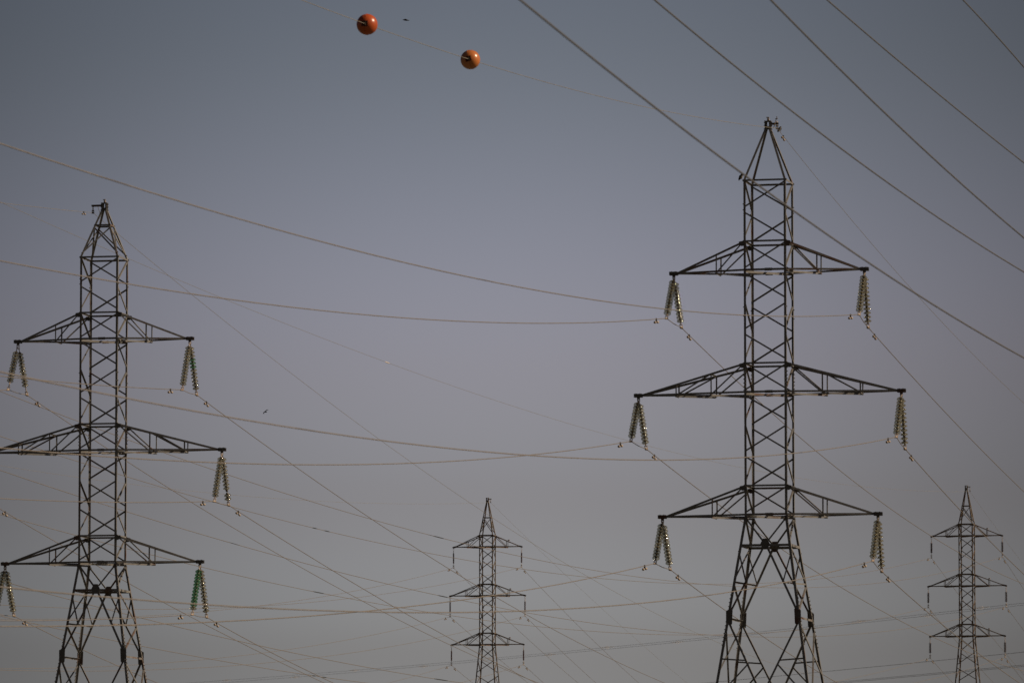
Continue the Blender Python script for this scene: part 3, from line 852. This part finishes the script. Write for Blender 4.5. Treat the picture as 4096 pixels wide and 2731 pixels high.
# ---------------------------------------------------------------- marker balls
row = [r for r in SPANS if r[0] == 'R' and r[1] == 'EW'][0]
def ball(s, label, spin, om):
    p = span_pt(row[2], row[3], row[4], row[5], s)
    d = span_pt(row[2], row[3], row[4], row[5], s + 1) - p
    d.normalize()
    t = thing('marker_ball', label, 'marker ball', 'orange marker balls on the earth wire')
    y = Vector((0, 0, 1)).cross(d).normalized()     # local x along the wire
    t.matrix_world = Matrix(((d.x, y.x, 0, p.x), (d.y, y.y, 0, p.y), (d.z, y.z, 1, p.z), (0, 0, 0, 1))) @ Matrix.Rotation(spin, 4, 'X')
    rad = 0.257
    for sg in (-1, 1):
        # half shell: rings round the wire axis, the seam plane holds the wire
        vs, fs = [], []
        nu, nv = 36, 24
        open_q = set()
        for i in range(nu + 1):
            th = math.pi * i / nu
            for j in range(nv + 1):
                phi = math.pi * j / nv
                vs.append((-math.cos(th) * rad, sg * math.sin(th) * math.sin(phi) * rad + sg * 0.002, -math.sin(th) * math.cos(phi) * rad))
        idx = lambda i, j: i * (nv + 1) + j
        for i in range(nu):
            for j in range(nv):
                th = (i + .5) / nu * math.pi
                phi = (j + .5) / nv * math.pi
                yy, zz = math.sin(th) * math.sin(phi) * rad, -math.sin(th) * math.cos(phi) * rad
                if i < nu / 2 and yy < 0.068 and -0.06 < zz < 0.058:
                    continue                                 # pocket for the clamp
                fs.append((idx(i, j), idx(i + 1, j), idx(i + 1, j + 1), idx(i, j + 1)))
        MB().add(vs, fs).build('half_shell', om, t, True)
        # floor and walls of the pocket
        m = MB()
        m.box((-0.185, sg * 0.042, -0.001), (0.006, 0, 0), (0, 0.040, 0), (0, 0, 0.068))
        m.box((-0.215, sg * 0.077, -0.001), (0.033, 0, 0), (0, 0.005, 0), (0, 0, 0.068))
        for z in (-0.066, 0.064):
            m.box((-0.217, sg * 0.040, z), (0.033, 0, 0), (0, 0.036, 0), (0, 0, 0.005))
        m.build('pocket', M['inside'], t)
    m = MB()                                                  # seam flange
    pr = [(math.cos(2 * math.pi * i / 48), math.sin(2 * math.pi * i / 48)) for i in range(48)]
    vs = [(c * r_, y_, s_ * r_) for r_, y_ in ((rad - 0.012, -0.006), (rad + 0.005, -0.006), (rad + 0.005, 0.006), (rad - 0.012, 0.006)) for c, s_ in pr]
    fs = [(a * 48 + i, a * 48 + (i + 1) % 48, ((a + 1) % 4) * 48 + (i + 1) % 48, ((a + 1) % 4) * 48 + i) for a in range(4) for i in range(48) if not (18 <= i < 30)]
    m.add(vs, fs)
    m.build('seam', om, t)
    m = MB()
    m.box((-0.205, -0.02, 0.0), (0.02, 0, 0), (0, 0.016, 0), (0, 0, 0.045))
    for z in (-0.035, 0.0, 0.035):
        m.box((-0.228, -0.022, z), (0.012, 0, 0), (0, 0.01, 0), (0, 0, 0.009))
    m.build('wire_clamp', M['zinc'], t)
ball(-56.28, 'redder orange marker ball, the upper left of the two on the earth wire', 0.05, M['orange'])
ball(-45.34, 'paler orange marker ball nearer the pylon, lower right of the two', -0.22, M['orange_pale'])

# ---------------------------------------------------------------- birds
def skin_body(name, verts, edges, radii, material, parent=None, root=0, sub=2):
    me = bpy.data.meshes.new(name)
    me.from_pydata(verts, edges, [])
    o = bpy.data.objects.new(name, me)
    C.objects.link(o)
    o.parent = parent
    sk = o.modifiers.new('skin', 'SKIN')
    for v, r_ in zip(me.skin_vertices[0].data, radii):
        v.radius = (r_, r_) if not isinstance(r_, tuple) else r_
    me.skin_vertices[0].data[root].use_root = True
    s = o.modifiers.new('sub', 'SUBSURF')
    s.levels = s.render_levels = sub
    me.materials.append(material)
    return o

def perched(loc, rz, label, belly):
    """small bird sitting upright: tail, body, breast, head, bill; legs as branches"""
    t = thing('bird', label, 'bird', 'perched birds', loc, (0, 0, rz))
    v = [(-0.17, 0, -0.03), (-0.09, 0, 0.03), (-0.03, 0, 0.075), (0.025, 0, 0.125), (0.05, 0, 0.172), (0.078, 0, 0.18), (0.105, 0, 0.178)]
    skin_body('bird_body', v, [(i, i + 1) for i in range(6)], [(0.022, 0.008), 0.03, 0.052, 0.05, 0.034, 0.022, 0.006], M['feather'], t, 2)
    skin_body('wing', [(0.03, -0.042, 0.125), (-0.04, -0.055, 0.075), (-0.14, -0.03, 0.005)], [(0, 1), (1, 2)], [(0.012, 0.03), (0.012, 0.04), (0.005, 0.012)], M['feather'], t, 1)
    skin_body('wing', [(0.03, 0.042, 0.125), (-0.04, 0.055, 0.075), (-0.14, 0.03, 0.005)], [(0, 1), (1, 2)], [(0.012, 0.03), (0.012, 0.04), (0.005, 0.012)], M['feather'], t, 1)
    if belly:
        skin_body('belly', [(0.0, 0, 0.03), (0.025, 0, 0.06), (0.045, 0, 0.1)], [(0, 1), (1, 2)], [0.024, 0.034, 0.024], M['belly'], t, 1)
    m = MB()
    for y in (-0.018, 0.018):
        m.tube([(-0.01, y, 0.045), (0.005, y, 0.0)], 0.004, 5)
        for a in (-0.5, 0, 0.5):
            m.tube([(0.005, y, 0.003), (0.005 + 0.025 * math.cos(a), y + 0.025 * math.sin(a), 0.0)], 0.003, 4)
    m.build('leg', M['cap'], t)
    return t
q = PY['R']
pmR = Matrix.Translation(q.location) @ q.rotation_euler.to_matrix().to_4x4()
pos = pmR @ Vector((-0.80, -0.735, 25.345))
perched(pos, R(-60), 'dark bird with pale belly perched on the body corner of the large right pylon', True)
rr = [r_ for r_ in SPANS if r_[0] == 'R' and r_[1] == 'EW'][0]
pos = span_pt(rr[7], rr[8], rr[9], rr[10], 0.62) + Vector((0.0, 0, 0.008))
perched(pos, R(60), 'dark bird perched on the earth wire right beside the peak', False)

def flying(loc, head, roll, span, label):
    """gliding bird: body, head, tail and two bent wings"""
    t = thing('bird', label, 'bird', 'birds gliding in the sky', loc)
    t.rotation_euler = (roll, 0, head)
    skin_body('bird_body', [(0, -0.16, 0), (0, -0.08, 0.0), (0, 0.0, 0.0), (0, 0.08, 0.005), (0, 0.13, 0.012), (0, 0.17, 0.01)], [(i, i + 1) for i in range(5)],
              [(0.03, 0.006), 0.02, 0.036, 0.032, 0.022, 0.005], M['feather'], t, 2)
    for s in (-1, 1):
        skin_body('wing', [(s * 0.02, 0.03, 0.01), (s * span * 0.22, 0.05, 0.035), (s * span * 0.36, 0.01, 0.03), (s * span * 0.5, -0.07, 0.0)], [(0, 1), (1, 2), (2, 3)],
                  [(0.045, 0.010), (0.045, 0.009), (0.034, 0.007), (0.008, 0.004)], M['feather'], t)
    return t
flying((-4.881, 260.0, 41.053), R(90), R(4), 0.34, 'tiny dark bird gliding right of the upper marker ball')
b = flying((-13.03, 300.0, 26.22), R(60), R(48), 0.34, 'tiny dark bird banking in the sky right of the large left pylon')
b.rotation_euler = (R(10), R(-42), R(20))
